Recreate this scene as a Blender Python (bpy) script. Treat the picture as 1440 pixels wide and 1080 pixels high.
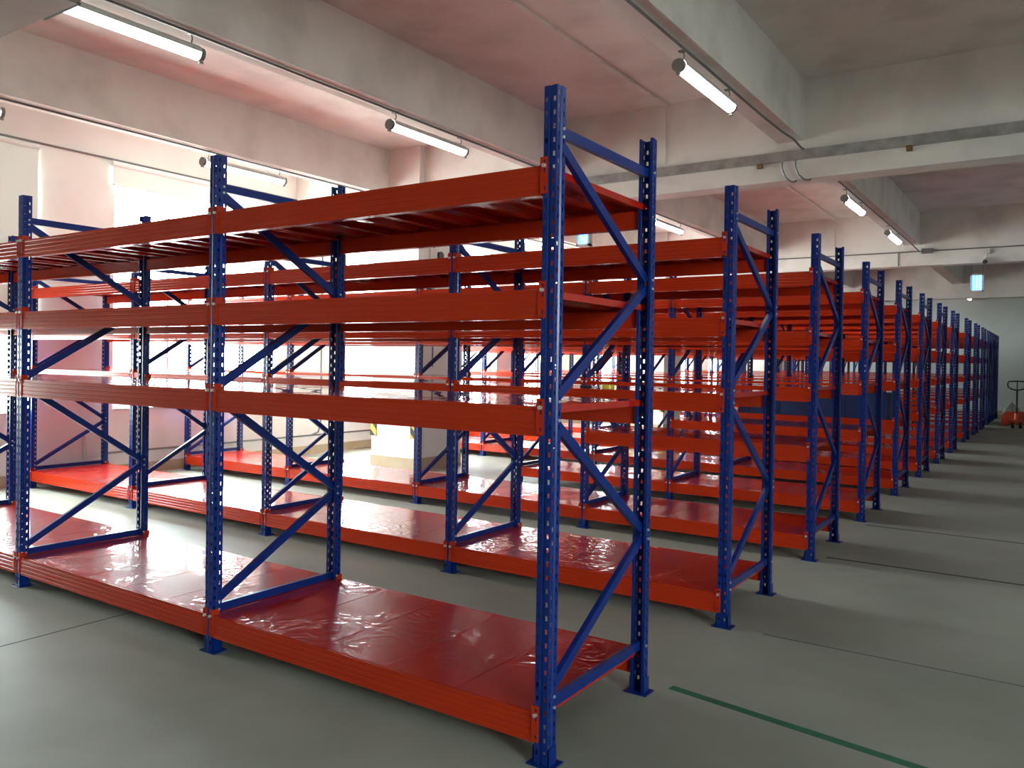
import bpy, bmesh, math, random
from mathutils import Vector, Matrix

random.seed(7)
PI = math.pi
S = bpy.context.scene
for o in list(bpy.data.objects):
    bpy.data.objects.remove(o, do_unlink=True)
COL = S.collection

# ------------------------------------------------------------------ camera
IMG_W = 1440.0
F_PX, YAW, PITCH, ROLL = 1154.43, 0.611235, -0.0110594, 0.0156251
PPX, PPY = -40.90, -19.74
cam_d = bpy.data.cameras.new('camera')
cam = bpy.data.objects.new('camera', cam_d)
COL.objects.link(cam)
fw = Vector((-math.sin(YAW) * math.cos(PITCH), math.cos(YAW) * math.cos(PITCH), math.sin(PITCH)))
r0 = Vector((math.cos(YAW), math.sin(YAW), 0))
u0 = r0.cross(fw)
rr = r0 * math.cos(ROLL) + u0 * math.sin(ROLL)
uu = -r0 * math.sin(ROLL) + u0 * math.cos(ROLL)
M = Matrix((rr, uu, -fw)).transposed().to_4x4()
M.translation = Vector((1.53404, -2.59451, 1.49024))
cam.matrix_world = M
cam_d.sensor_fit = 'HORIZONTAL'
cam_d.sensor_width = 36.0
cam_d.lens = F_PX / IMG_W * 36.0
cam_d.shift_x = -PPX / IMG_W
cam_d.shift_y = PPY / IMG_W
cam_d.clip_start = 0.05
cam_d.clip_end = 300
S.camera = cam

# ------------------------------------------------------------------ world, exposure
W = bpy.data.worlds.new('overcast_sky')
S.world = W
W.use_nodes = True
bg = W.node_tree.nodes['Background']
wn = W.node_tree
_tc = wn.nodes.new('ShaderNodeTexCoord')
_sp = wn.nodes.new('ShaderNodeSeparateXYZ')
wn.links.new(_tc.outputs['Generated'], _sp.inputs[0])
_cr = wn.nodes.new('ShaderNodeValToRGB')            # overcast sky over a pale yard
_cr.color_ramp.elements[0].position = 0.49
_cr.color_ramp.elements[0].color = (0.42, 0.425, 0.40, 1)
_cr.color_ramp.elements[1].position = 0.51
_cr.color_ramp.elements[1].color = (0.93, 0.98, 1.0, 1)
_mr = wn.nodes.new('ShaderNodeMapRange')
_mr.inputs[1].default_value = -1.0
_mr.inputs[2].default_value = 1.0
wn.links.new(_sp.outputs[2], _mr.inputs[0])
wn.links.new(_mr.outputs[0], _cr.inputs[0])
wn.links.new(_cr.outputs[0], bg.inputs[0])
bg.inputs[1].default_value = 36.0
S.view_settings.view_transform = 'Standard'
S.view_settings.look = 'None'
S.view_settings.gamma = 1.0
S.view_settings.use_curve_mapping = False
S.view_settings.exposure = 0.55
TUBE_STRENGTH = 7.5

# ------------------------------------------------------------------ materials
def new_mat(name):
    m = bpy.data.materials.new(name)
    m.use_nodes = True
    nt = m.node_tree
    return m, nt, nt.nodes['Principled BSDF']

def N(nt, kind, **kw):
    n = nt.nodes.new(kind)
    for k, v in kw.items():
        setattr(n, k, v)
    return n

def mottled(name, col_a, col_b, scale, rough, bump=0.0, metallic=0.0, detail=6.0, lo=0.35, hi=0.65, bump_scale=None,
            stretch=(1, 1, 1), coat=0.0, spec=0.5):
    """principled surface whose colour drifts between two tones with a noise, plus optional fine bump"""
    m, nt, p = new_mat(name)
    L = nt.links
    geo = N(nt, 'ShaderNodeNewGeometry')
    mp = N(nt, 'ShaderNodeMapping')
    mp.inputs['Scale'].default_value = stretch
    L.new(geo.outputs['Position'], mp.inputs['Vector'])
    nz = N(nt, 'ShaderNodeTexNoise')
    nz.inputs['Scale'].default_value = scale
    nz.inputs['Detail'].default_value = detail
    L.new(mp.outputs[0], nz.inputs['Vector'])
    cr = N(nt, 'ShaderNodeValToRGB')
    cr.color_ramp.elements[0].position = lo
    cr.color_ramp.elements[0].color = (*col_a, 1)
    cr.color_ramp.elements[1].position = hi
    cr.color_ramp.elements[1].color = (*col_b, 1)
    L.new(nz.outputs[0], cr.inputs[0])
    L.new(cr.outputs[0], p.inputs['Base Color'])
    p.inputs['Roughness'].default_value = rough
    p.inputs['Metallic'].default_value = metallic
    p.inputs['Coat Weight'].default_value = coat
    p.inputs['Specular IOR Level'].default_value = spec
    p.inputs['Coat Roughness'].default_value = 0.08
    if bump > 0:
        nb = N(nt, 'ShaderNodeTexNoise')
        nb.inputs['Scale'].default_value = bump_scale or scale * 8
        nb.inputs['Detail'].default_value = 4
        L.new(mp.outputs[0], nb.inputs['Vector'])
        b = N(nt, 'ShaderNodeBump')
        b.inputs['Strength'].default_value = bump
        b.inputs['Distance'].default_value = 0.02
        L.new(nb.outputs[0], b.inputs['Height'])
        L.new(b.outputs[0], p.inputs['Normal'])
    return m

def plain(name, col, rough=0.5, metallic=0.0):
    m, nt, p = new_mat(name)
    p.inputs['Base Color'].default_value = (*col, 1)
    p.inputs['Roughness'].default_value = rough
    p.inputs['Metallic'].default_value = metallic
    return m

def emitter(name, col, strength):
    m, nt, p = new_mat(name)
    p.inputs['Base Color'].default_value = (0.8, 0.8, 0.8, 1)
    p.inputs['Emission Color'].default_value = (*col, 1)
    p.inputs['Emission Strength'].default_value = strength
    return m

def film_panel_mat():
    """glossy enamel under wrinkled protective film"""
    m, nt, p = new_mat('red_enamel_film')
    L = nt.links
    p.inputs['Base Color'].default_value = (0.45, 0.014, 0.003, 1)
    p.inputs['Specular IOR Level'].default_value = 0.05
    p.inputs['Roughness'].default_value = 0.3
    p.inputs['Coat Weight'].default_value = 0.85
    p.inputs['Coat Roughness'].default_value = 0.02
    p.inputs['Coat IOR'].default_value = 1.5
    geo = N(nt, 'ShaderNodeNewGeometry')
    def noise(scale, detail, dist):
        n = N(nt, 'ShaderNodeTexNoise')
        n.inputs['Scale'].default_value = scale
        n.inputs['Detail'].default_value = detail
        n.inputs['Distortion'].default_value = dist
        L.new(geo.outputs['Position'], n.inputs['Vector'])
        return n.outputs[0]
    def math(op, a, b, c=None):
        n = N(nt, 'ShaderNodeMath', operation=op)
        for i, v in enumerate((a, b, c)):
            if v is None: continue
            if isinstance(v, (int, float)): n.inputs[i].default_value = v
            else: L.new(v, n.inputs[i])
        return n.outputs[0]
    ridge = math('ABSOLUTE', math('MULTIPLY_ADD', noise(6.0, 1.0, 1.6), 2.0, -1.0), None)
    mask = N(nt, 'ShaderNodeMapRange')
    mask.inputs[1].default_value = 0.42
    mask.inputs[2].default_value = 0.64
    L.new(noise(1.7, 1.0, 0.0), mask.inputs[0])
    height = math('ADD', math('MULTIPLY', noise(2.0, 0.0, 0.5), 0.45), math('MULTIPLY', math('MULTIPLY', ridge, 0.55), mask.outputs[0]))
    b = N(nt, 'ShaderNodeBump')
    b.inputs['Strength'].default_value = 0.5
    b.inputs['Distance'].default_value = 0.018
    L.new(height, b.inputs['Height'])
    L.new(b.outputs[0], p.inputs['Normal'])
    L.new(b.outputs[0], p.inputs['Coat Normal'])
    return m

def glass_mat():
    """thin window pane: lets light straight through, mirrors a little"""
    m = bpy.data.materials.new('window_glass')
    m.use_nodes = True
    nt = m.node_tree
    nt.nodes.clear()
    out = N(nt, 'ShaderNodeOutputMaterial')
    tr = N(nt, 'ShaderNodeBsdfTransparent')
    tr.inputs[0].default_value = (0.93, 0.97, 0.96, 1)
    gl = N(nt, 'ShaderNodeBsdfGlossy')
    gl.inputs['Roughness'].default_value = 0.02
    lw = N(nt, 'ShaderNodeLayerWeight')
    lw.inputs[0].default_value = 0.5
    pw = N(nt, 'ShaderNodeMath', operation='POWER')
    pw.inputs[1].default_value = 6.0
    nt.links.new(lw.outputs['Facing'], pw.inputs[0])
    fr = N(nt, 'ShaderNodeMath', operation='MULTIPLY_ADD')
    fr.inputs[1].default_value = 0.5
    fr.inputs[2].default_value = 0.03
    nt.links.new(pw.outputs[0], fr.inputs[0])
    mx = N(nt, 'ShaderNodeMixShader')
    nt.links.new(fr.outputs[0], mx.inputs[0])
    nt.links.new(tr.outputs[0], mx.inputs[1])
    nt.links.new(gl.outputs[0], mx.inputs[2])
    nt.links.new(mx.outputs[0], out.inputs[0])
    return m

def blind_mat():
    m = bpy.data.materials.new('blind_fabric')
    m.use_nodes = True
    nt = m.node_tree
    nt.nodes.clear()
    out = N(nt, 'ShaderNodeOutputMaterial')
    d = N(nt, 'ShaderNodeBsdfDiffuse')
    d.inputs[0].default_value = (0.78, 0.86, 0.82, 1)
    t = N(nt, 'ShaderNodeBsdfTranslucent')
    t.inputs[0].default_value = (0.72, 0.84, 0.80, 1)
    mx = N(nt, 'ShaderNodeMixShader')
    mx.inputs[0].default_value = 0.03
    nt.links.new(d.outputs[0], mx.inputs[1])
    nt.links.new(t.outputs[0], mx.inputs[2])
    nt.links.new(mx.outputs[0], out.inputs[0])
    return m

def hazard_mat():
    """diagonal black and yellow bands printed on a rubber corner guard"""
    m, nt, p = new_mat('hazard_bands')
    L = nt.links
    geo = N(nt, 'ShaderNodeNewGeometry')
    sep = N(nt, 'ShaderNodeSeparateXYZ')
    L.new(geo.outputs['Position'], sep.inputs[0])
    a = N(nt, 'ShaderNodeMath', operation='ADD')
    L.new(sep.outputs[0], a.inputs[0])
    L.new(sep.outputs[1], a.inputs[1])
    s = N(nt, 'ShaderNodeMath', operation='ADD')
    L.new(a.outputs[0], s.inputs[0])
    L.new(sep.outputs[2], s.inputs[1])
    k = N(nt, 'ShaderNodeMath', operation='MULTIPLY')
    k.inputs[1].default_value = 5.0
    L.new(s.outputs[0], k.inputs[0])
    f = N(nt, 'ShaderNodeMath', operation='FRACT')
    L.new(k.outputs[0], f.inputs[0])
    g = N(nt, 'ShaderNodeMath', operation='GREATER_THAN')
    g.inputs[1].default_value = 0.5
    L.new(f.outputs[0], g.inputs[0])
    cr = N(nt, 'ShaderNodeValToRGB')
    cr.color_ramp.interpolation = 'CONSTANT'
    cr.color_ramp.elements[0].color = (0.02, 0.02, 0.02, 1)
    cr.color_ramp.elements[1].position = 0.5
    cr.color_ramp.elements[1].color = (0.75, 0.42, 0.02, 1)
    L.new(g.outputs[0], cr.inputs[0])
    L.new(cr.outputs[0], p.inputs['Base Color'])
    p.inputs['Roughness'].default_value = 0.6
    return m

def beam_mat():
    m = mottled('orange_red_enamel', (0.46, 0.031, 0.0075), (0.44, 0.029, 0.007), 3.0, 0.17)
    p = m.node_tree.nodes['Principled BSDF']
    p.inputs['Specular IOR Level'].default_value = 0.25
    return m

M_BLUE = mottled('blue_enamel', (0.0010, 0.023, 0.19), (0.0008, 0.019, 0.165), 5.0, 0.3, spec=0.42)
M_ORANGE = beam_mat()
M_PANEL = film_panel_mat()
M_ZINC = plain('zinc_pin', (0.75, 0.72, 0.66), 0.35, 0.6)
M_GALV = mottled('galvanised_steel', (0.36, 0.37, 0.36), (0.52, 0.53, 0.51), 9.0, 0.38, metallic=0.75)
M_RUST = mottled('rust_patch', (0.16, 0.10, 0.04), (0.26, 0.19, 0.08), 30.0, 0.8)
M_COND = plain('grey_conduit', (0.20, 0.20, 0.20), 0.45, 0.5)
M_WALL = mottled('painted_plaster_wall', (0.71, 0.69, 0.66), (0.78, 0.76, 0.73), 1.6, 0.8, bump=0.1, bump_scale=30)
M_CEIL = mottled('painted_concrete', (0.64, 0.62, 0.585), (0.79, 0.77, 0.735), 1.9, 0.85, bump=0.12, bump_scale=22, lo=0.3, hi=0.55)
M_FAR = mottled('far_wall_paint', (0.62, 0.68, 0.66), (0.66, 0.72, 0.70), 1.2, 0.7)
M_SKIRT = mottled('beige_skirting_paint', (0.42, 0.33, 0.21), (0.47, 0.37, 0.25), 4.0, 0.7)
M_FLOOR = mottled('sealed_concrete_floor', (0.25, 0.267, 0.222), (0.36, 0.375, 0.322), 0.9, 0.55, bump=0.03, bump_scale=14, detail=9, lo=0.32, hi=0.68)
M_JOINT = plain('dark_joint_filler', (0.06, 0.06, 0.055), 0.8)
M_TAPE = mottled('green_floor_tape', (0.02, 0.13, 0.07), (0.03, 0.17, 0.10), 9.0, 0.6)
M_FRAME = plain('window_frame_white', (0.78, 0.84, 0.84), 0.4)
M_GLASS = glass_mat()
M_BLIND = blind_mat()
M_HAZ = hazard_mat()
M_TUBE = emitter('lit_tube', (0.97, 1.0, 0.97), TUBE_STRENGTH)
M_CAP = plain('lamp_end_cap', (0.22, 0.22, 0.21), 0.5)
M_UV = emitter('blue_lamp_tube', (0.03, 0.16, 1.0), 8.0)
M_DGREY = plain('dark_plastic', (0.05, 0.05, 0.055), 0.5)
M_LGREY = plain('light_plastic', (0.62, 0.62, 0.60), 0.5)
M_BLACK = plain('black_rubber', (0.012, 0.012, 0.012), 0.7)
M_TRUCK = mottled('truck_orange_paint', (0.62, 0.07, 0.02), (0.52, 0.05, 0.02), 8.0, 0.4)
M_YELLOW = plain('yellow_tape_roll', (0.72, 0.55, 0.03), 0.35)
M_CARD = plain('kraft_core', (0.40, 0.28, 0.15), 0.8)
M_BLUEBOX = mottled('dark_blue_plastic', (0.004, 0.022, 0.10), (0.006, 0.028, 0.125), 4.0, 0.5)
M_BOARD = plain('pale_board', (0.62, 0.62, 0.58), 0.7)
M_SACK = mottled('grey_sack', (0.25, 0.27, 0.25), (0.40, 0.42, 0.39), 8.0, 0.85, bump=0.4, bump_scale=14)
M_HOUSING = mottled('dusty_grey_metal', (0.27, 0.235, 0.21), (0.32, 0.28, 0.25), 3.0, 0.5)

# ------------------------------------------------------------------ mesh helpers
def bx(bm, x0, x1, y0, y1, z0, z1):
    v = [bm.verts.new((x, y, z)) for z in (z0, z1) for y in (y0, y1) for x in (x0, x1)]
    for f in ((0, 2, 3, 1), (4, 5, 7, 6), (0, 1, 5, 4), (2, 6, 7, 3), (0, 4, 6, 2), (1, 3, 7, 5)):
        bm.faces.new([v[i] for i in f])

def bar(bm, a, b, w, h, up=Vector((1, 0, 0))):
    """rectangular bar from a to b; w across 'up', h along 'up'"""
    a, b = Vector(a), Vector(b)
    d = (b - a).normalized()
    s = d.cross(up).normalized()
    t = s.cross(d).normalized()
    v = []
    for p in (a, b):
        for i, j in ((-1, -1), (1, -1), (1, 1), (-1, 1)):
            v.append(bm.verts.new(p + s * (i * w / 2) + t * (j * h / 2)))
    for f in ((3, 2, 1, 0), (4, 5, 6, 7), (0, 1, 5, 4), (1, 2, 6, 5), (2, 3, 7, 6), (3, 0, 4, 7)):
        bm.faces.new([v[i] for i in f])

def channel(bm, a, b, w, depth, t=0.002, face=1):
    """C-channel brace from a to b in a plane of constant x; web towards +x, flanges towards -x"""
    a, b = Vector(a), Vector(b)
    d = (b - a).normalized()
    s = d.cross(Vector((1, 0, 0))).normalized()
    X = Vector((1, 0, 0))
    prof = [(-w / 2, -depth), (-w / 2, 0), (w / 2, 0), (w / 2, -depth),
            (w / 2 - t, -depth), (w / 2 - t, -t), (-w / 2 + t, -t), (-w / 2 + t, -depth)]
    ring = [[bm.verts.new(p + s * i + X * (j * face)) for i, j in prof] for p in (a, b)]
    n = len(prof)
    for i in range(n):
        j = (i + 1) % n
        bm.faces.new([ring[0][i], ring[0][j], ring[1][j], ring[1][i]])
    for r in ring:
        bm.faces.new([r[0], r[1], r[6], r[7]])
        bm.faces.new([r[1], r[2], r[5], r[6]])
        bm.faces.new([r[2], r[3], r[4], r[5]])

def tube(bm, pts, rad, seg=8, caps=True):
    pts = [Vector(p) for p in pts]
    rings = []
    n = len(pts)
    prev = None
    for i, p in enumerate(pts):
        d = (pts[min(i + 1, n - 1)] - pts[max(i - 1, 0)]).normalized()
        ref = prev if prev is not None else (Vector((0, 0, 1)) if abs(d.z) < 0.9 else Vector((1, 0, 0)))
        s = d.cross(ref).normalized()
        t = s.cross(d).normalized()
        prev = t
        rings.append([bm.verts.new(p + s * (rad * math.cos(2 * PI * k / seg)) + t * (rad * math.sin(2 * PI * k / seg))) for k in range(seg)])
    for i in range(n - 1):
        for k in range(seg):
            j = (k + 1) % seg
            bm.faces.new([rings[i][k], rings[i][j], rings[i + 1][j], rings[i + 1][k]])
    if caps:
        bm.faces.new(rings[0][::-1])
        bm.faces.new(rings[-1])

def prism(bm, prof, axis, a, b):
    """extrude a closed 2-D profile along an axis; the profile gives the other two coordinates in order"""
    def put(p, t):
        if axis == 'x':
            return (t, p[0], p[1])
        if axis == 'y':
            return (p[0], t, p[1])
        return (p[0], p[1], t)
    A = [bm.verts.new(put(p, a)) for p in prof]
    B = [bm.verts.new(put(p, b)) for p in prof]
    n = len(prof)
    for i in range(n):
        j = (i + 1) % n
        bm.faces.new([A[i], A[j], B[j], B[i]])
    bm.faces.new(A[::-1])
    bm.faces.new(B)

def me(name, bm, m, smooth=False):
    bmesh.ops.recalc_face_normals(bm, faces=bm.faces)
    mesh = bpy.data.meshes.new(name)
    bm.to_mesh(mesh)
    bm.free()
    if smooth:
        for p in mesh.polygons:
            p.use_smooth = True
    for mm in (m if isinstance(m, (list, tuple)) else [m]):
        mesh.materials.append(mm)
    return mesh

def put(name, mesh, parent=None, loc=(0, 0, 0), rotz=0.0):
    o = bpy.data.objects.new(name, mesh)
    COL.objects.link(o)
    o.location = loc
    o.rotation_euler = (0, 0, rotz)
    if parent is not None:
        o.parent = parent
    return o

def obj(name, bm, m, parent=None, loc=(0, 0, 0), smooth=False):
    return put(name, me(name, bm, m, smooth), parent, loc)

def tag(o, label=None, cat=None, group=None, kind=None):
    if label: o['label'] = label
    if cat: o['category'] = cat
    if group: o['group'] = group
    if kind: o['kind'] = kind
    return o

def thing(name, label, cat, loc=(0, 0, 0), rotz=0.0, group=None):
    o = bpy.data.objects.new(name, None)
    COL.objects.link(o)
    o.empty_display_size = 0.1
    o.location = loc
    o.rotation_euler = (0, 0, rotz)
    return tag(o, label, cat, group)

def box_obj(name, dims, m, parent=None):
    bm = bmesh.new()
    for d in dims if isinstance(dims[0], (list, tuple)) else [dims]:
        bx(bm, *d)
    return obj(name, bm, m, parent)

# ------------------------------------------------------------------ the room
XL, XR = -8.0, 8.5            # left wall face, right wall face
YB, YF = -10.8, 29.0          # back wall, far wall
ZC, ZG, ZB = 4.356, 3.37, 3.753
GIRD_Y = (-2.4, 6.0, 14.4, 22.8)
GW = 0.30
BEAM_R = (-0.60, -3.35, -6.05, 2.15, 4.9, 7.65)
BW = 0.255

floor = box_obj('floor', (XL - 0.3, XR + 0.3, YB - 0.3, YF + 0.3, -0.12, 0.0), M_FLOOR)
floor['kind'] = 'structure'
jb = bmesh.new()
bx(jb, 0.08, XR, 4.172, 4.205, 0.0, 0.0012)
bx(jb, 0.08, XR, 5.795, 5.822, 0.0, 0.0012)
bx(jb, 0.22, XR, 2.018, 2.026, 0.0, 0.0010)
bx(jb, -2.845, -2.837, YB, 1.0, 0.0, 0.0010)
obj('floor_joint', jb, M_JOINT, floor)

ceiling = box_obj('ceiling', (XL - 0.3, XR + 0.3, YB - 0.3, YF + 0.3, ZC, ZC + 0.2), M_CEIL)
ceiling['kind'] = 'structure'
for xr in BEAM_R:
    for a, b in ((YB, GIRD_Y[0]), *[(GIRD_Y[i] + GW, GIRD_Y[i + 1]) for i in range(3)], (GIRD_Y[3] + GW, YF)):
        box_obj('ceiling_beam', (xr - BW, xr, a, b, ZB, ZC + 0.01), M_CEIL, ceiling)
for y in GIRD_Y:
    box_obj('girder', (XL, XR, y, y + GW, ZG, ZC + 0.01), M_CEIL, ceiling)
bm = bmesh.new()
for k in range(3):
    a, b = GIRD_Y[k] + GW, GIRD_Y[k + 1]
    bx(bm, -2.105, -2.055, a, b, ZC - 0.022, ZC)
    bx(bm, -2.095, -2.065, b - 0.012, b, ZB - 0.05, ZC - 0.02)
obj('cable_cover_strip', bm, M_CEIL, ceiling)

# left wall with its window openings
WIN = [(-1.95, 2.07), (3.07, 5.63), (7.1, 9.6), (10.2, 11.5), (12.45, 14.0), (15.8, 17.2), (21.5, 22.6), (24.1, 25.7)]
WZ0, WZ1 = 0.82, 3.79
WT = 0.24
bm = bmesh.new()
y = YB - 0.3
for a, b in WIN:
    bx(bm, XL - WT, XL, y, a, 0, ZC)
    bx(bm, XL - WT, XL, a, b, 0, WZ0)
    bx(bm, XL - WT, XL, a, b, WZ1, ZC)
    y = b
bx(bm, XL - WT, XL, y, YF + 0.3, 0, ZC)
wl = obj('wall_left', bm, M_WALL)
wl['kind'] = 'structure'
RW0, RW1, RZ0, RZ1 = -5.2, -2.6, 1.6, 3.4
wr = box_obj('wall_right', [(XR, XR + WT, YB - 0.3, RW0, 0, ZC), (XR, XR + WT, RW1, YF + 0.3, 0, ZC), (XR, XR + WT, RW0, RW1, 0, RZ0), (XR, XR + WT, RW0, RW1, RZ1, ZC)], M_WALL)
wr['kind'] = 'structure'
for n, (xa, xb, ya, yb, m) in dict(wall_back=(XL, XR, YB - 0.2, YB, M_WALL),
                                   wall_far=(XL, XR, YF, YF + 0.2, M_FAR)).items():
    box_obj(n, (xa, xb, ya, yb, 0, ZC), m)['kind'] = 'structure'
box_obj('baseboard_left', (XL, XL + 0.012, YB, YF, 0, 0.13), M_SKIRT)['kind'] = 'structure'
box_obj('baseboard_far', (XL, XR, YF - 0.012, YF, 0, 0.13), M_SKIRT)['kind'] = 'structure'

for i, (a, b) in enumerate(WIN):
    w = bpy.data.objects.new('window_%d' % (i + 1), None)
    COL.objects.link(w)
    w.location = (XL, a, WZ0)
    w['kind'] = 'structure'
    dy, dz = b - a, WZ1 - WZ0
    x0, x1 = -WT + 0.03, -WT + 0.09
    f = 0.06
    box_obj('window_frame', [(x0, x1, 0, dy, 0, f), (x0, x1, 0, dy, dz - f, dz), (x0, x1, 0, f, f, dz - f), (x0, x1, dy - f, dy, f, dz - f)], M_FRAME, w)
    nm = 3 if dy > 2 else 2
    for k in range(1, nm):
        box_obj('mullion', (x0, x1, dy * k / nm - 0.02, dy * k / nm + 0.02, f, dz - f), M_FRAME, w)
    box_obj('transom', (x0 + 0.004, x1 - 0.004, f, dy - f, 2.0, 2.04), M_FRAME, w)
    for k in range(nm):
        ya = f if k == 0 else dy * k / nm + 0.02
        yb = dy - f if k == nm - 1 else dy * (k + 1) / nm - 0.02
        box_obj('pane', (x0 + 0.025, x0 + 0.031, ya, yb, f, 2.0), M_GLASS, w)
        box_obj('pane', (x0 + 0.025, x0 + 0.031, ya, yb, 2.04, dz - f), M_GLASS, w)
    box_obj('window_sill', (-WT + 0.09, 0.03, 0, dy, -0.02, 0.012), M_LGREY, w)
    # daylight portal in the opening
    pd = bpy.data.lights.new('daylight_portal', 'AREA')
    pd.shape = 'RECTANGLE'
    pd.size, pd.size_y = dz, dy
    pd.cycles.is_portal = True
    po = bpy.data.objects.new('daylight_portal', pd)
    COL.objects.link(po)
    po.location = (XL - WT + 0.02, (a + b) / 2, (WZ0 + WZ1) / 2)
    po.rotation_euler = (0, -PI / 2, 0)

# unseen window added in the right wall to bring daylight from that side
w = bpy.data.objects.new('window_%d' % (len(WIN) + 1), None)
COL.objects.link(w)
w.location = (XR, RW0, RZ0)
w['kind'] = 'structure'
dy, dz, f = RW1 - RW0, RZ1 - RZ0, 0.06
box_obj('window_frame', [(0.15, 0.21, 0, dy, 0, f), (0.15, 0.21, 0, dy, dz - f, dz), (0.15, 0.21, 0, f, f, dz - f), (0.15, 0.21, dy - f, dy, f, dz - f), (0.15, 0.21, dy / 2 - 0.02, dy / 2 + 0.02, f, dz - f)], M_FRAME, w)
for ya, yb in ((f, dy / 2 - 0.02), (dy / 2 + 0.02, dy - f)):
    box_obj('pane', (0.175, 0.181, ya, yb, f, dz - f), M_GLASS, w)
pd = bpy.data.lights.new('daylight_portal', 'AREA')
pd.shape = 'RECTANGLE'
pd.size, pd.size_y = dz, dy
pd.cycles.is_portal = True
po = bpy.data.objects.new('daylight_portal', pd)
COL.objects.link(po)
po.location = (XR + WT - 0.02, (RW0 + RW1) / 2, (RZ0 + RZ1) / 2)
po.rotation_euler = (0, PI / 2, 0)

# roller blind over the second window (nearest the left frame edge)
bl = thing('roller_blind', 'pale translucent roller blind drawn down over the leftmost window in view', 'blind', (XL + 0.045, WIN[0][0], WZ0 + 0.05))
box_obj('fabric', (-0.002, 0.002, -0.05, 4.07, 0.85, 2.95), M_BLIND, bl)
bm = bmesh.new(); tube(bm, [(0, -0.06, 2.96), (0, 4.08, 2.96)], 0.03, 10)
obj('roller', bm, M_FRAME, bl)
bm = bmesh.new(); tube(bm, [(0, -0.05, 0.845), (0, 4.07, 0.845)], 0.012, 8)
obj('bottom_rail', bm, M_FRAME, bl)

bl = thing('roller_blind', 'pale roller blind rolled up to a short strip above the window behind the left racks', 'blind', (XL + 0.045, WIN[1][0], WZ0 + 0.05))
box_obj('fabric', (-0.002, 0.002, -0.05, 2.61, 2.71, 2.95), M_BLIND, bl)
bm = bmesh.new(); tube(bm, [(0, -0.06, 2.96), (0, 2.62, 2.96)], 0.035, 10)
obj('roller', bm, M_FRAME, bl)
bm = bmesh.new(); tube(bm, [(0, -0.05, 2.705), (0, 2.61, 2.705)], 0.012, 8)
obj('bottom_rail', bm, M_FRAME, bl)

# columns
for k, y in enumerate((5.9, 14.3, 22.7)):
    c = bpy.data.objects.new('column', None)
    COL.objects.link(c)
    c.location = (-5.9, y + 0.5, 0)
    c['kind'] = 'structure'
    box_obj('shaft', [(-0.4, 0.4, -0.5, 0.5, 0, ZG), (-0.4, 0.4, -0.5, 0.1, ZG, ZC)], M_WALL, c)
    box_obj('skirting', (-0.412, 0.412, -0.512, 0.512, 0, 0.16), M_SKIRT, c)
    for sx in (-1, 1):
        for sy in (-1, 1):
            bm = bmesh.new()
            t, q, z0, z1 = 0.012, 0.09, 0.43, 1.25
            pr = [(0.4 + t, 0.5 + t), (0.4 + t, 0.5 - q), (0.4, 0.5 - q), (0.4, 0.5), (0.4 - q, 0.5), (0.4 - q, 0.5 + t)]
            prism(bm, [(p[0] * sx, p[1] * sy) for p in pr], 'z', z0, z1)
            obj('corner_guard', bm, M_HAZ, c)

# ------------------------------------------------------------------ storage racks
H = 2.5
D = 0.90
BAY = 1.9503
PITCH_Y = 1.98562
BEAM_H = 0.11

def post_mesh():
    """M-shaped cold-formed upright, open to the back, with two slot columns in the face and one in each side"""
    bm = bmesh.new()
    half = [(0.0275, 0.0), (0.0275, 0.011), (0.0275, 0.021), (0.0275, 0.025), (0.0325, 0.031), (0.0325, 0.037), (0.0325, 0.045), (0.0325, 0.056), (0.020, 0.056)]
    face = [(-0.0215, 0.0), (-0.0115, 0.0), (-0.006, 0.0), (-0.004, 0.004), (0.004, 0.004), (0.006, 0.0), (0.0115, 0.0), (0.0215, 0.0)]
    prof = [(-x, y) for x, y in half[::-1]] + face + half
    face_cols = {9, 15, 2, 22}
    side_cols = {6, 18}
    zs = [0.0]
    kinds = ['solid']
    z = 0.03
    bands = []
    zc = 0.05
    while zc < H - 0.02:
        bands.append((zc - 0.009, zc + 0.009, 'face'))
        if zc + 0.025 < H - 0.015:
            bands.append((zc + 0.016, zc + 0.034, 'side'))
        zc += 0.05
    cur = 0.0
    rows = []
    for a, b, k in bands:
        rows.append((cur, a, 'solid'))
        rows.append((a, b, k))
        cur = b
    rows.append((cur, H, 'solid'))
    levels = [rows[0][0]] + [r[1] for r in rows]
    V = [[bm.verts.new((p[0], p[1], zz)) for p in prof] for zz in levels]
    for i, r in enumerate(rows):
        for c in range(len(prof) - 1):
            if r[2] == 'face' and c in face_cols: continue
            if r[2] == 'side' and c in side_cols: continue
            bm.faces.new([V[i][c], V[i][c + 1], V[i + 1][c + 1], V[i + 1][c]])
    bmesh.ops.recalc_face_normals(bm, faces=bm.faces)
    bmesh.ops.solidify(bm, geom=bm.faces[:], thickness=0.0018)
    return me('post', bm, M_BLUE)

def foot_mesh():
    bm = bmesh.new()
    bx(bm, -0.055, 0.055, -0.012, 0.078, 0.0, 0.005)
    bx(bm, -0.036, -0.0335, 0.004, 0.056, 0.005, 0.07)
    bx(bm, 0.0335, 0.036, 0.004, 0.056, 0.005, 0.07)
    return me('foot_plate', bm, M_BLUE)

def beam_mesh():
    """step beam with four rolled ridges along its face; local y=0 is the face, z=0 the top"""
    L = BAY - 0.072
    prof = [(0.0, 0.0)]
    z = -0.012
    for k in range(4):
        prof += [(0.0, z), (0.0015, z - 0.003), (0.0015, z - 0.006), (0.0, z - 0.009)]
        z -= 0.0245
    prof += [(0.0, -BEAM_H), (0.042, -BEAM_H), (0.042, -0.030), (0.012, -0.030), (0.012, 0.0)]
    bm = bmesh.new()
    prism(bm, prof, 'x', -L / 2, L / 2)
    return me('beam', bm, M_ORANGE)

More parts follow.
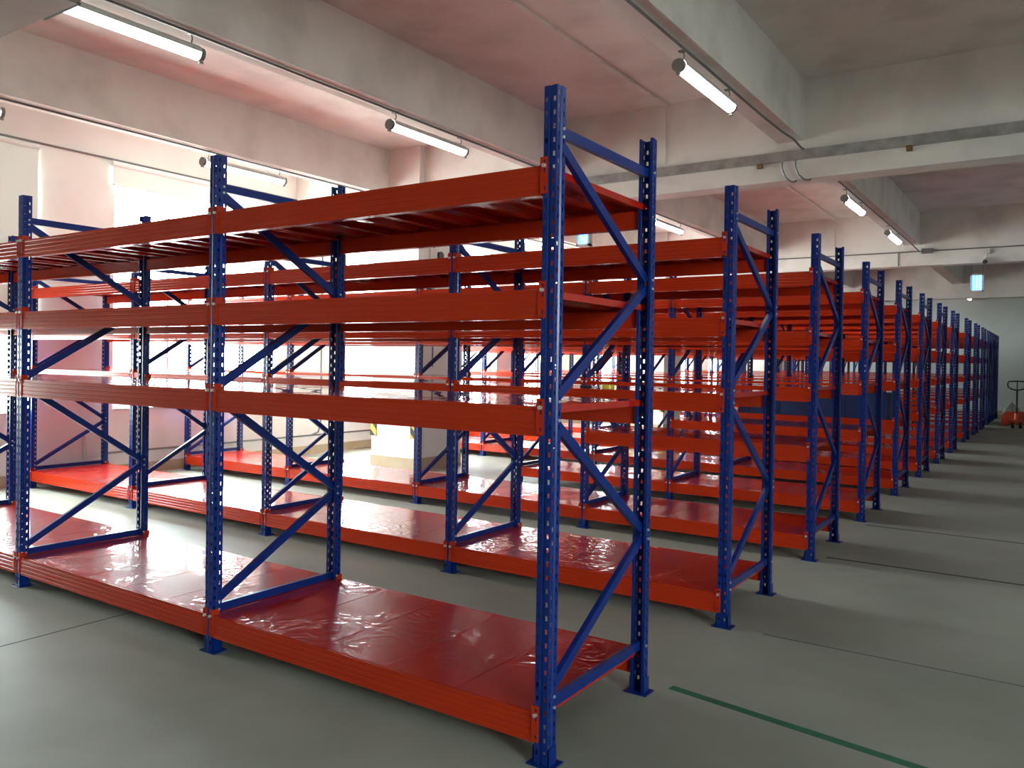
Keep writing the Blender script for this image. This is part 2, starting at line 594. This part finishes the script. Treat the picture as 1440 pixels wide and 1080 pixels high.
def connector_mesh():
    """hooked end plate: leg over the post face (with three slots) and leg welded to the beam end"""
    bm = bmesh.new()
    w = [-0.013, -0.004, 0.004, 0.013]
    zz = [-0.105, -0.092, -0.078, -0.028, -0.012, 0.008, 0.020, 0.030]
    holes = {1, 3, 5}
    V = [[bm.verts.new((x, 0, z)) for x in w] for z in zz]
    for i in range(len(zz) - 1):
        for c in range(3):
            if c == 1 and i in holes: continue
            bm.faces.new([V[i][c], V[i][c + 1], V[i + 1][c + 1], V[i + 1][c]])
    bmesh.ops.recalc_face_normals(bm, faces=bm.faces)
    bmesh.ops.solidify(bm, geom=bm.faces[:], thickness=0.003)
    bx(bm, -0.0165, -0.0132, -0.003, 0.043, -0.105, 0.030)
    return me('connector', bm, M_ORANGE)

def pin_mesh():
    bm = bmesh.new()
    tube(bm, [(0, 0.004, 0), (0, -0.006, 0), (0, -0.009, 0)], 0.0075, 8)
    return me('safety_pin', bm, M_ZINC)

def panel_mesh(w, l):
    """folded sheet-steel deck panel with turned-down edges and a hat rib under its middle"""
    bm = bmesh.new()
    t, fl = 0.0015, 0.028
    a = w / 2
    prof = [(-a, 0), (a, 0), (a, -fl), (a - 0.018, -fl), (a - 0.018, -fl + t), (a - t, -fl + t), (a - t, -t),
            (0.045, -t), (0.03, -0.024), (-0.03, -0.024), (-0.045, -t), (-a + t, -t), (-a + t, -fl + t), (-a + 0.018, -fl + t), (-a + 0.018, -fl), (-a, -fl)]
    A = [bm.verts.new((p[0], 0, p[1])) for p in prof]
    B = [bm.verts.new((p[0], l, p[1])) for p in prof]
    n = len(prof)
    for i in range(n):
        j = (i + 1) % n
        bm.faces.new([A[i], A[j], B[j], B[i]])
    for r in (A, B):
        bm.faces.new([r[0], r[1], r[6], r[7], r[10], r[11]])
    # turned-down lip along the front and back
    bx(bm, -a + 0.004, a - 0.004, 0.0, 0.0015, -fl, -0.001)
    bx(bm, -a + 0.004, a - 0.004, l - 0.0015, l, -fl, -0.001)
    return me('shelf_panel', bm, M_PANEL)

def brace_mesh(name, ya, za, yb, zb, w=0.04):
    bm = bmesh.new()
    channel(bm, (0.010, ya, za), (0.010, yb, zb), w, 0.022)
    return me(name, bm, M_BLUE)

def bolt_mesh():
    bm = bmesh.new()
    tube(bm, [(-0.002, 0, 0), (0.006, 0, 0)], 0.006, 6)
    return me('bolt', bm, M_ZINC)

NP = 5
PW = (BAY - 0.03) / NP
P_POST, P_FOOT, P_BEAM, P_CONN, P_PIN = post_mesh(), foot_mesh(), beam_mesh(), connector_mesh(), pin_mesh()
P_PANEL = panel_mesh(PW - 0.003, D - 0.028)
P_BOLT = bolt_mesh()
BR = [('horizontal_brace', 0.045, 2.345, D - 0.045, 2.345), ('diagonal_brace', 0.045, 2.315, D - 0.045, 1.865),
      ('diagonal_brace', D - 0.045, 1.825, 0.045, 1.345), ('diagonal_brace', 0.045, 1.275, D - 0.045, 0.740),
      ('diagonal_brace', D - 0.045, 0.700, 0.045, 0.255), ('horizontal_brace', 0.045, 0.215, D - 0.045, 0.215)]
P_BRACE = [(b[0], brace_mesh(*b), b) for b in BR]
LEVELS = [0.19, 1.325, 1.757, 2.212]
EXTRA = 0.875

def build_rack(label, y, bays, extra, detail):
    rk = thing('storage_rack', label, 'rack', (0, y, 0), 0, 'storage racks in parallel rows')
    for f in range(bays + 1):
        x = -f * BAY
        for loc, rz in (((x, 0, 0), 0.0), ((x, D, 0), PI)):
            p = put('post', P_POST, rk, loc, rz)
            put('foot_plate', P_FOOT, p)
        for n, mesh, b in P_BRACE:
            br = put(n, mesh, rk, (x, 0, 0))
            if detail > 1:
                put('bolt', P_BOLT, br, (0.0325, b[1] - 0.008 if b[1] < 0.2 else b[1] + 0.008, b[2]))
                put('bolt', P_BOLT, br, (0.0325, b[3] - 0.008 if b[3] < 0.2 else b[3] + 0.008, b[4]))
    L = BAY - 0.068
    for k in range(bays):
        xc = -(k + 0.5) * BAY
        lv = LEVELS + ([EXTRA] if (extra and k == 0) else [])
        for z in lv:
            for yy, rz in ((0.0, 0.0), (D, PI)):
                b = put('beam', P_BEAM, rk, (xc, yy, z), rz)
                if detail > 0:
                    for s in (-1, 1):
                        xo = s * (BAY / 2 - 0.021)
                        c = put('connector', P_CONN, b, (xo, -0.0025, 0))
                        if s > 0:
                            pass
                        else:
                            c.scale = (-1, 1, 1)
                        put('safety_pin', P_PIN, b, (xo, -0.005, -0.003))
            for q in range(NP):
                put('shelf_panel', P_PANEL, rk, (-k * BAY - 0.015 - (q + 0.5) * PW, 0.014, z + 0.0005))
    return rk

WORDS = ['nearest', 'second', 'third', 'fourth', 'fifth', 'sixth', 'seventh', 'eighth', 'ninth', 'tenth', 'eleventh', 'twelfth', 'thirteenth', 'farthest']
RY = [PITCH_Y * k for k in range(8)] + [16.5, 18.75, 20.85, 22.78, 24.45, 26.15]
RB = [4, 4, 4, 2, 4, 4, 4, 2, 4, 4, 4, 2, 4, 4]
LABELS = ['blue and orange steel rack nearest the camera, large empty shelves in the foreground',
          'blue and orange rack directly behind the nearest one, four levels, yellow tape roll on it',
          'third blue and orange rack back from the camera, extra shelf in its right bay',
          'short fourth rack back from the camera ending before the white column',
          'fifth blue and orange rack back, with a dark blue crate on its low middle shelf',
          'sixth rack back from the camera, right behind the one holding the blue crate',
          'seventh rack back from the camera, its right posts beyond the blue crate',
          'eighth rack back, last of the evenly spaced racks before the wide gap',
          'ninth rack back from the camera, first one beyond the wide gap',
          'tenth rack back from the camera, second one beyond the wide gap',
          'eleventh rack back from the camera, third one beyond the wide gap',
          'twelfth rack back from the camera, third from the pale far wall',
          'thirteenth rack back from the camera, second from the pale far wall',
          'farthest of the blue and orange racks, next to the pale far wall']
for k in range(14):
    build_rack(LABELS[k], RY[k], RB[k], k >= 2, 2 if k < 2 else (1 if k < 9 else 0))

# ------------------------------------------------------------------ tube lights hung under the beams
def tube_parts(L):
    bm = bmesh.new()
    tube(bm, [(0, 0.045, 0), (0, L - 0.045, 0)], 0.047, 14)
    d = me('diffuser', bm, M_TUBE, True)
    bm = bmesh.new()
    tube(bm, [(0, 0.012, 0), (0, 0.03, 0), (0, 0.046, 0)], 0.048, 14)
    bx(bm, -0.012, 0.012, 0.008, 0.038, -0.066, -0.05)
    c = me('end_cap', bm, M_CAP)
    bm = bmesh.new()
    arc = [(0.055 * math.cos(a * PI / 8), 0.055 * math.sin(a * PI / 8)) for a in range(9)]
    prism(bm, arc + [(0.0495 * math.cos(a * PI / 8), 0.0495 * math.sin(a * PI / 8)) for a in range(8, -1, -1)], 'y', 0.046, L - 0.046)
    bk = me('back_plate', bm, M_LGREY)
    bm = bmesh.new()
    tube(bm, [(0, 0, 0.058), (0.012, 0, 0.085), (0, 0, 0.125)], 0.005, 6)
    bx(bm, -0.03, 0.03, -0.02, 0.02, 0.12, 0.128)
    h = me('hanger', bm, M_COND)
    return d, c, bk, h
TP = tube_parts(1.2)
TZ = ZB - 0.128
TL = [(-0.73, 2.99, 'tube light nearest on the right-hand ceiling beam, above the nearest rack end'),
      (-0.73, 8.55, 'tube light just beyond the galvanised trunking girder, on the right-hand beam'),
      (-0.73, 11.75, 'second tube light beyond the trunking girder, before the second girder'),
      (-0.73, 25.5, 'tiny distant tube light near the far wall'),
      (-3.48, -0.16, 'tube light at the top left, partly behind the grey hanging box'),
      (-3.48, 3.00, 'tube light on the middle beam, above the front rack and near the white column'),
      (-3.48, 8.90, 'tube light beyond the first girder seen behind the right rear post of the front rack'),
      (-3.48, 11.9, 'tube light farther along the middle beam, hidden behind the upper shelves'),
      (-6.18, -0.26, 'tube light cut off by the left edge of the picture'),
      (-6.18, 2.98, 'tube light on the leftmost beam, behind the blue middle post top'),
      (-6.18, 9.0, 'tube light on the leftmost beam beyond the white column')]
TL += [(2.02, -4.2, 'unseen tube light added as fill behind and to the right of the camera'), (2.02, 2.4, 'unseen tube light added as fill on the beam just right of the view'),  # out-of-view tubes added to brighten the dim right side
       (4.77, -1.0, 'unseen tube light added as fill on the second beam right of the view'), (4.77, 3.4, 'unseen tube light added as fill farther along the second beam right of the view')]
for x, y, lab in TL:
    t = thing('tube_light', lab, 'light', (x, y, TZ), 0, 'tube lights under the ceiling beams')
    put('diffuser', TP[0], t)
    put('end_cap', TP[1], t)
    put('end_cap', TP[1], t, (0, 1.2, 0), PI)
    put('back_plate', TP[2], t)
    put('hanger', TP[3], t, (0, 0.10, 0))
    put('hanger', TP[3], t, (0, 1.10, 0))

# conduits running under the beams, feeding the tubes
def conduit(name, runs, label, rad=0.011, m=None, seg=6):
    bm = bmesh.new()
    for pts in runs:
        tube(bm, pts, rad, seg)
    return tag(obj(name, bm, m or M_COND), label, 'conduit')
for x, lab in ((-0.73, 'thin grey conduit under the right-hand ceiling beam'), (-3.48, 'thin grey conduit under the middle ceiling beam'),
               (-6.18, 'thin grey conduit under the leftmost ceiling beam')):
    xo = x + 0.035
    if x == -0.73:
        runs = [[(xo, -2.0, ZB - 0.014), (xo, 5.0, ZB - 0.014), (xo + 0.01, 5.5, ZB - 0.015), (xo + 0.05, 5.78, ZB - 0.03), (xo + 0.09, 5.93, ZB - 0.09), (xo + 0.11, 5.955, ZB - 0.105)],
                [(xo, 6.35, ZB - 0.014), (xo, 14.1, ZB - 0.014), (xo + 0.1, 14.36, 3.62)]]
    else:
        runs = [[(xo, -2.0, ZB - 0.014), (xo, 5.85, ZB - 0.014)], [(xo, 6.35, ZB - 0.014), (xo, 14.2, ZB - 0.014)]]
    conduit('beam_conduit', runs, lab)

# galvanised trunking along the first girder
tr = thing('cable_trunking', 'galvanised cable trunking along the face of the near girder', 'trunking', (0, 6.0, 3.605))
box_obj('trough', (XL + 2.6, XR, -0.05, -0.001, -0.045, 0.045), M_GALV, tr)
box_obj('lid', (XL + 2.6, XR, -0.054, -0.05, -0.038, 0.049), M_GALV, tr)
for x in (-1.6, 0.55, 2.9):
    box_obj('joint_sleeve', (x, x + 0.03, -0.057, -0.054, -0.048, 0.052), M_GALV, tr)
for x in (-1.05, 0.33, 2.4):
    bm = bmesh.new()
    bx(bm, x, x + 0.05, -0.045, -0.001, -0.09, -0.045)
    bx(bm, x, x + 0.05, -0.060, -0.001, -0.052, -0.045)
    obj('support_bracket', bm, M_RUST, tr)
for xa, pts in ((-0.79, [(0, 5.930, 3.55), (0.0, 5.93, 3.48), (0.03, 5.94, 3.39), (0.08, 5.95, 3.345), (0.11, 5.97, 3.34), (0.125, 6.0, 3.355)]),
                (-0.66, [(0, 5.930, 3.555), (0.0, 5.93, 3.48), (0.03, 5.94, 3.40), (0.08, 5.95, 3.352), (0.12, 5.97, 3.345), (0.135, 6.0, 3.358)])):
    conduit('flexible_conduit', [[(xa + p[0], p[1], p[2]) for p in pts]],
            'left flexible cable hooking under the trunking girder' if xa < -0.7 else 'right flexible cable hooking under the trunking girder', 0.010)
# second girder conduit
conduit('girder_conduit', [[(-5.4, 14.385, 3.63), (XR, 14.385, 3.63)], [(-0.95, 14.385, 3.62), (-0.95, 14.385, 3.38)]], 'thin dark conduit along the second girder')
jbx = box_obj('junction_box', (-0.56, -0.38, 14.33, 14.372, 3.58, 3.67), M_COND)
tag(jbx, 'small grey junction box on the second girder conduit', 'junction box')
conduit('wall_conduit', [[(XL + 0.012, -3, 3.885), (XL + 0.012, 4.0, 3.885)], [(XL + 0.012, 4.0, 3.885), (XL + 0.012, 14.3, 3.885)]],
        'grey conduit running high along the window wall', 0.013)
conduit('low_wall_conduit', [[(XL + 0.012, 2.9, 0.29), (XL + 0.012, 14.0, 0.29)], [(XL + 0.012, 6.35, 0.29), (XL + 0.012, 6.5, 0.33), (XL + 0.012, 6.55, 0.45), (XL + 0.012, 6.55, 3.7)]],
        'grey conduit along the window wall above the skirting', 0.013)
wb = thing('wall_box', 'small pale box low on the window wall behind the left rack bays', 'box', (XL, 2.70, 0.25))
box_obj('housing', (0, 0.05, 0, 0.22, 0, 0.30), M_LGREY, wb)
box_obj('cover', (0.05, 0.056, 0.01, 0.21, 0.01, 0.29), M_LGREY, wb)

al = thing('alarm_bell', 'small dark round bell on the side of the white column near its top', 'bell', (-5.5, 6.34, 2.93))
bm = bmesh.new(); tube(bm, [(0.001, 0, 0), (0.03, 0, 0), (0.03, 0, 0), (0.05, 0, 0)], 0.055, 16); obj('gong', bm, M_DGREY, al)
box_obj('back_box', (0.001, 0.03, -0.22, -0.07, -0.06, 0.08), M_LGREY, al)
conduit('column_conduit', [[(-5.488, 6.22, ZG), (-5.488, 6.22, 3.02)], [(-5.488, 6.22, 2.84), (-5.488, 6.22, 1.4)]], 'thin conduit running down the side of the white column', 0.009)
# hanging blue lamps
def insect_lamp(x, y, z0, h, w, lab):
    t = thing('insect_lamp', lab, 'lamp', (x, y, z0), 0, 'blue insect lamps hanging from the girders')
    d = 0.09
    box_obj('housing', [(-w / 2, w / 2, -d / 2, d / 2, 0, 0.025), (-w / 2, w / 2, -d / 2, d / 2, h - 0.025, h), (-w / 2, -w / 2 + 0.02, -d / 2, d / 2, 0, h), (w / 2 - 0.02, w / 2, -d / 2, d / 2, 0, h)], M_LGREY, t)
    for s in (-1, 0, 1):
        bm = bmesh.new()
        tube(bm, [(s * w * 0.25, 0, 0.025), (s * w * 0.25, 0, h - 0.025)], w * 0.10, 8)
        obj('lamp_tube', bm, M_UV, t)
    bm = bmesh.new()
    for i in range(5):
        zz = 0.025 + (h - 0.05) * (i + 0.5) / 5
        for yy in (-d / 2, d / 2):
            tube(bm, [(-w / 2 + 0.02, yy, zz), (w / 2 - 0.02, yy, zz)], 0.002, 4)
    obj('guard_wires', bm, M_LGREY, t)
    bm = bmesh.new()
    for s in (-1, 1):
        tube(bm, [(s * w * 0.4, 0, h), (s * w * 0.4, 0, ZG - z0)], 0.003, 5)
    obj('hanging_wire', bm, M_COND, t)
insect_lamp(-3.14, 6.15, 2.88, 0.24, 0.17, 'glowing blue lamp hanging under the near girder, seen between rack shelves')
insect_lamp(0.31, 14.55, 2.87, 0.31, 0.21, 'glowing blue lamp hanging under the second girder at the right')

# security camera on the second girder
t = thing('security_camera', 'small white camera with dark lens at the lower edge of the second girder', 'camera', (0.46, 14.37, 3.42))
bm = bmesh.new(); tube(bm, [(0, -0.02, 0.16), (0, -0.02, 0.0)], 0.018, 8); bx(bm, -0.05, 0.05, -0.03, 0.028, 0.10, 0.18)
obj('mount', bm, M_LGREY, t)
bm = bmesh.new(); tube(bm, [(0, 0.0, 0.0), (-0.01, -0.12, -0.05)], 0.045, 12)
obj('housing', bm, M_LGREY, t)
bm = bmesh.new(); tube(bm, [(-0.01, -0.12, -0.05), (-0.012, -0.14, -0.058)], 0.040, 12)
obj('lens', bm, M_DGREY, t)

# grey box hung at the very top left
t = thing('hanging_unit', 'grey metal box hung from the ceiling in the top left corner', 'unit', (-3.25, -0.5, 3.37))
bm = bmesh.new()
bx(bm, -0.46, 0.46, -0.45, 0.28, 0.0, 0.26)
bmesh.ops.bevel(bm, geom=bm.edges[:], offset=0.02, segments=2, affect='EDGES')
obj('casing', bm, M_HOUSING, t)
box_obj('louvre', [(0.05, 0.42, 0.272, 0.292, 0.01 + 0.02 * i, 0.02 + 0.02 * i) for i in range(3)], M_DGREY, t)
bm = bmesh.new()
for sx in (-0.4, 0.4):
    for sy in (-0.35, 0.2):
        tube(bm, [(sx, sy, 0.25), (sx, sy, (ZB if abs(-3.25 + sx + 3.48) < 0.12 else ZC) - 3.37)], 0.006, 6)
obj('drop_rod', bm, M_COND, t)

# ------------------------------------------------------------------ small things
# dark blue crate on the fifth rack's extra shelf
t = thing('storage_crate', 'long dark blue crate on the low middle shelf of the fifth rack', 'crate', (-0.97, RY[4] + 0.10, EXTRA + 0.0008))
w, d, h, th = 1.78, 0.62, 0.30, 0.012
box_obj('body', [(-w / 2, w / 2, 0, d, 0, th), (-w / 2, w / 2, 0, th, th, h), (-w / 2, w / 2, d - th, d, th, h), (-w / 2, -w / 2 + th, th, d - th, th, h), (w / 2 - th, w / 2, th, d - th, th, h)], M_BLUEBOX, t)
box_obj('rim', [(-w / 2 - 0.015, w / 2 + 0.015, -0.015, 0.0, h - 0.03, h), (-w / 2 - 0.015, w / 2 + 0.015, d, d + 0.015, h - 0.03, h), (-w / 2 - 0.015, -w / 2, 0, d, h - 0.03, h), (w / 2, w / 2 + 0.015, 0, d, h - 0.03, h)], M_BLUEBOX, t)
for i in range(5):
    x = -w / 2 + 0.12 + i * (w - 0.24) / 4
    box_obj('rib', (x - 0.01, x + 0.01, -0.010, 0.0, 0.0, h - 0.03), M_BLUEBOX, t)

# yellow tape roll on the second rack
t = thing('tape_roll', 'yellow roll of tape lying on the second shelf of the rack behind the nearest', 'tape', (-0.80, RY[1] + 0.13, 1.3260))
bm = bmesh.new()
seg = 20
ri, ro, hh = 0.026, 0.044, 0.026
R = [[bm.verts.new((a * math.cos(2 * PI * k / seg), a * math.sin(2 * PI * k / seg), z)) for k in range(seg)] for a, z in ((ri, 0), (ro, 0), (ro, hh), (ri, hh))]
for i in range(4):
    for k in range(seg):
        bm.faces.new([R[i][k], R[i][(k + 1) % seg], R[(i + 1) % 4][(k + 1) % seg], R[(i + 1) % 4][k]])
obj('tape', bm, M_YELLOW, t)
bm = bmesh.new(); R = [[bm.verts.new((a * math.cos(2 * PI * k / seg), a * math.sin(2 * PI * k / seg), z)) for k in range(seg)] for a, z in ((ri - 0.003, 0), (ri, 0), (ri, hh), (ri - 0.003, hh))]
for i in range(4):
    for k in range(seg):
        bm.faces.new([R[i][k], R[i][(k + 1) % seg], R[(i + 1) % 4][(k + 1) % seg], R[(i + 1) % 4][k]])
obj('core', bm, M_CARD, t)
t = thing('marker_pen', 'black marker pen lying beside the yellow tape roll', 'pen', (-0.92, RY[1] + 0.10, 1.3340))
bm = bmesh.new(); tube(bm, [(-0.06, 0, 0), (0.02, 0.01, 0)], 0.007, 8); obj('barrel', bm, M_BLACK, t)
bm = bmesh.new(); tube(bm, [(0.02, 0.01, 0), (0.055, 0.0145, 0)], 0.0075, 8); obj('cap', bm, M_LGREY, t)

# green tape on the floor
bm = bmesh.new()
a, b = Vector((0.10, 1.00, 0)), Vector((6.0, 0.10, 0))
dn = (b - a).normalized(); pn = Vector((-dn.y, dn.x, 0)) * 0.024
v = [bm.verts.new(p + q + Vector((0, 0, z))) for z in (0.0002, 0.0012) for p, q in ((a, pn), (a, -pn), (b, -pn), (b, pn))]
for f in ((3, 2, 1, 0), (4, 5, 6, 7), (0, 1, 5, 4), (1, 2, 6, 5), (2, 3, 7, 6), (3, 0, 4, 7)):
    bm.faces.new([v[i] for i in f])
tag(obj('floor_tape', bm, M_TAPE), 'strip of dark green tape stuck diagonally on the floor at lower right', 'tape')

# pallet truck by the far wall
t = thing('pallet_truck', 'orange hand pallet truck with black loop handle at the right edge', 'pallet truck', (0.70, 22.0, 0))
bm = bmesh.new()
for s in (-1, 1):
    bx(bm, s * 0.27 - 0.08, s * 0.27 + 0.08, 0.25, 1.4, 0.055, 0.10)
obj('fork', bm, M_TRUCK, t)
bm = bmesh.new()
prism(bm, [(-0.34, 0.08), (0.34, 0.08), (0.34, 0.30), (0.22, 0.42), (-0.22, 0.42), (-0.34, 0.30)], 'y', 0.12, 0.26)
obj('chassis', bm, M_TRUCK, t)
bm = bmesh.new(); tube(bm, [(0, 0.02, 0.14), (0, 0.02, 0.38)], 0.055, 12); bx(bm, -0.11, 0.11, -0.06, 0.12, 0.12, 0.22)
obj('pump', bm, M_TRUCK, t)
for s in (-1, 1):
    bm = bmesh.new(); tube(bm, [(s * 0.05, 0.0, 0.095), (s * 0.115, 0.0, 0.095)], 0.095, 18)
    obj('steer_wheel', bm, M_BLACK, t)
    bm = bmesh.new(); tube(bm, [(s * 0.27 - 0.04, 1.3, 0.04), (s * 0.27 + 0.04, 1.3, 0.04)], 0.04, 12)
    obj('load_roller', bm, M_BLACK, t)
bm = bmesh.new(); tube(bm, [(0, 0.0, 0.3), (0, -0.10, 0.98)], 0.022, 10)
obj('tiller', bm, M_BLACK, t)
bm = bmesh.new()
loop = []
for px, pz in ((0, 0.96), (-0.12, 0.99), (-0.19, 1.04), (-0.20, 1.13), (-0.17, 1.18), (0, 1.19), (0.17, 1.18), (0.20, 1.13), (0.19, 1.04), (0.12, 0.99), (0, 0.96)):
    loop.append((px, -0.10 - (pz - 0.96) * 0.15, pz))
tube(bm, loop, 0.016, 8)
tube(bm, [(0, -0.10, 0.96), (0, -0.13, 1.19)], 0.012, 6)
obj('handle_loop', bm, M_BLACK, t)

# pale boards and a sack by the far end
t = thing('board_stack', 'low stack of pale boards on the floor beside the pallet truck', 'boards', (0.36, 23.95, 0))
for i in range(3):
    box_obj('board', (-0.28 + 0.02 * i, 0.28 + 0.015 * i, -0.35, 0.4 - 0.03 * i, 0.022 * i, 0.022 * i + 0.02), M_BOARD, t)
t = thing('sack', 'grey crumpled sack slumped on the floor beyond the last racks', 'sack', (0.42, 25.6, 0))
bm = bmesh.new()
bmesh.ops.create_icosphere(bm, subdivisions=3, radius=0.25)
for v in bm.verts:
    k = 1 + 0.14 * math.sin(9 * v.co.x + 4 * v.co.z) * math.cos(7 * v.co.y)
    v.co = Vector((v.co.x * k, v.co.y * k * 0.9, max(v.co.z * (1.2 if v.co.z > 0 else 0.7), -0.15) * k + 0.16))
zmin = min(v.co.z for v in bm.verts)
for v in bm.verts:
    v.co.z -= zmin
obj('bag', bm, M_SACK, t, smooth=True)
bm = bmesh.new(); tube(bm, [(0, 0, 0.40), (0.02, 0, 0.46), (0.05, 0.01, 0.52)], 0.035, 8)
obj('tied_neck', bm, M_SACK, t, smooth=True)
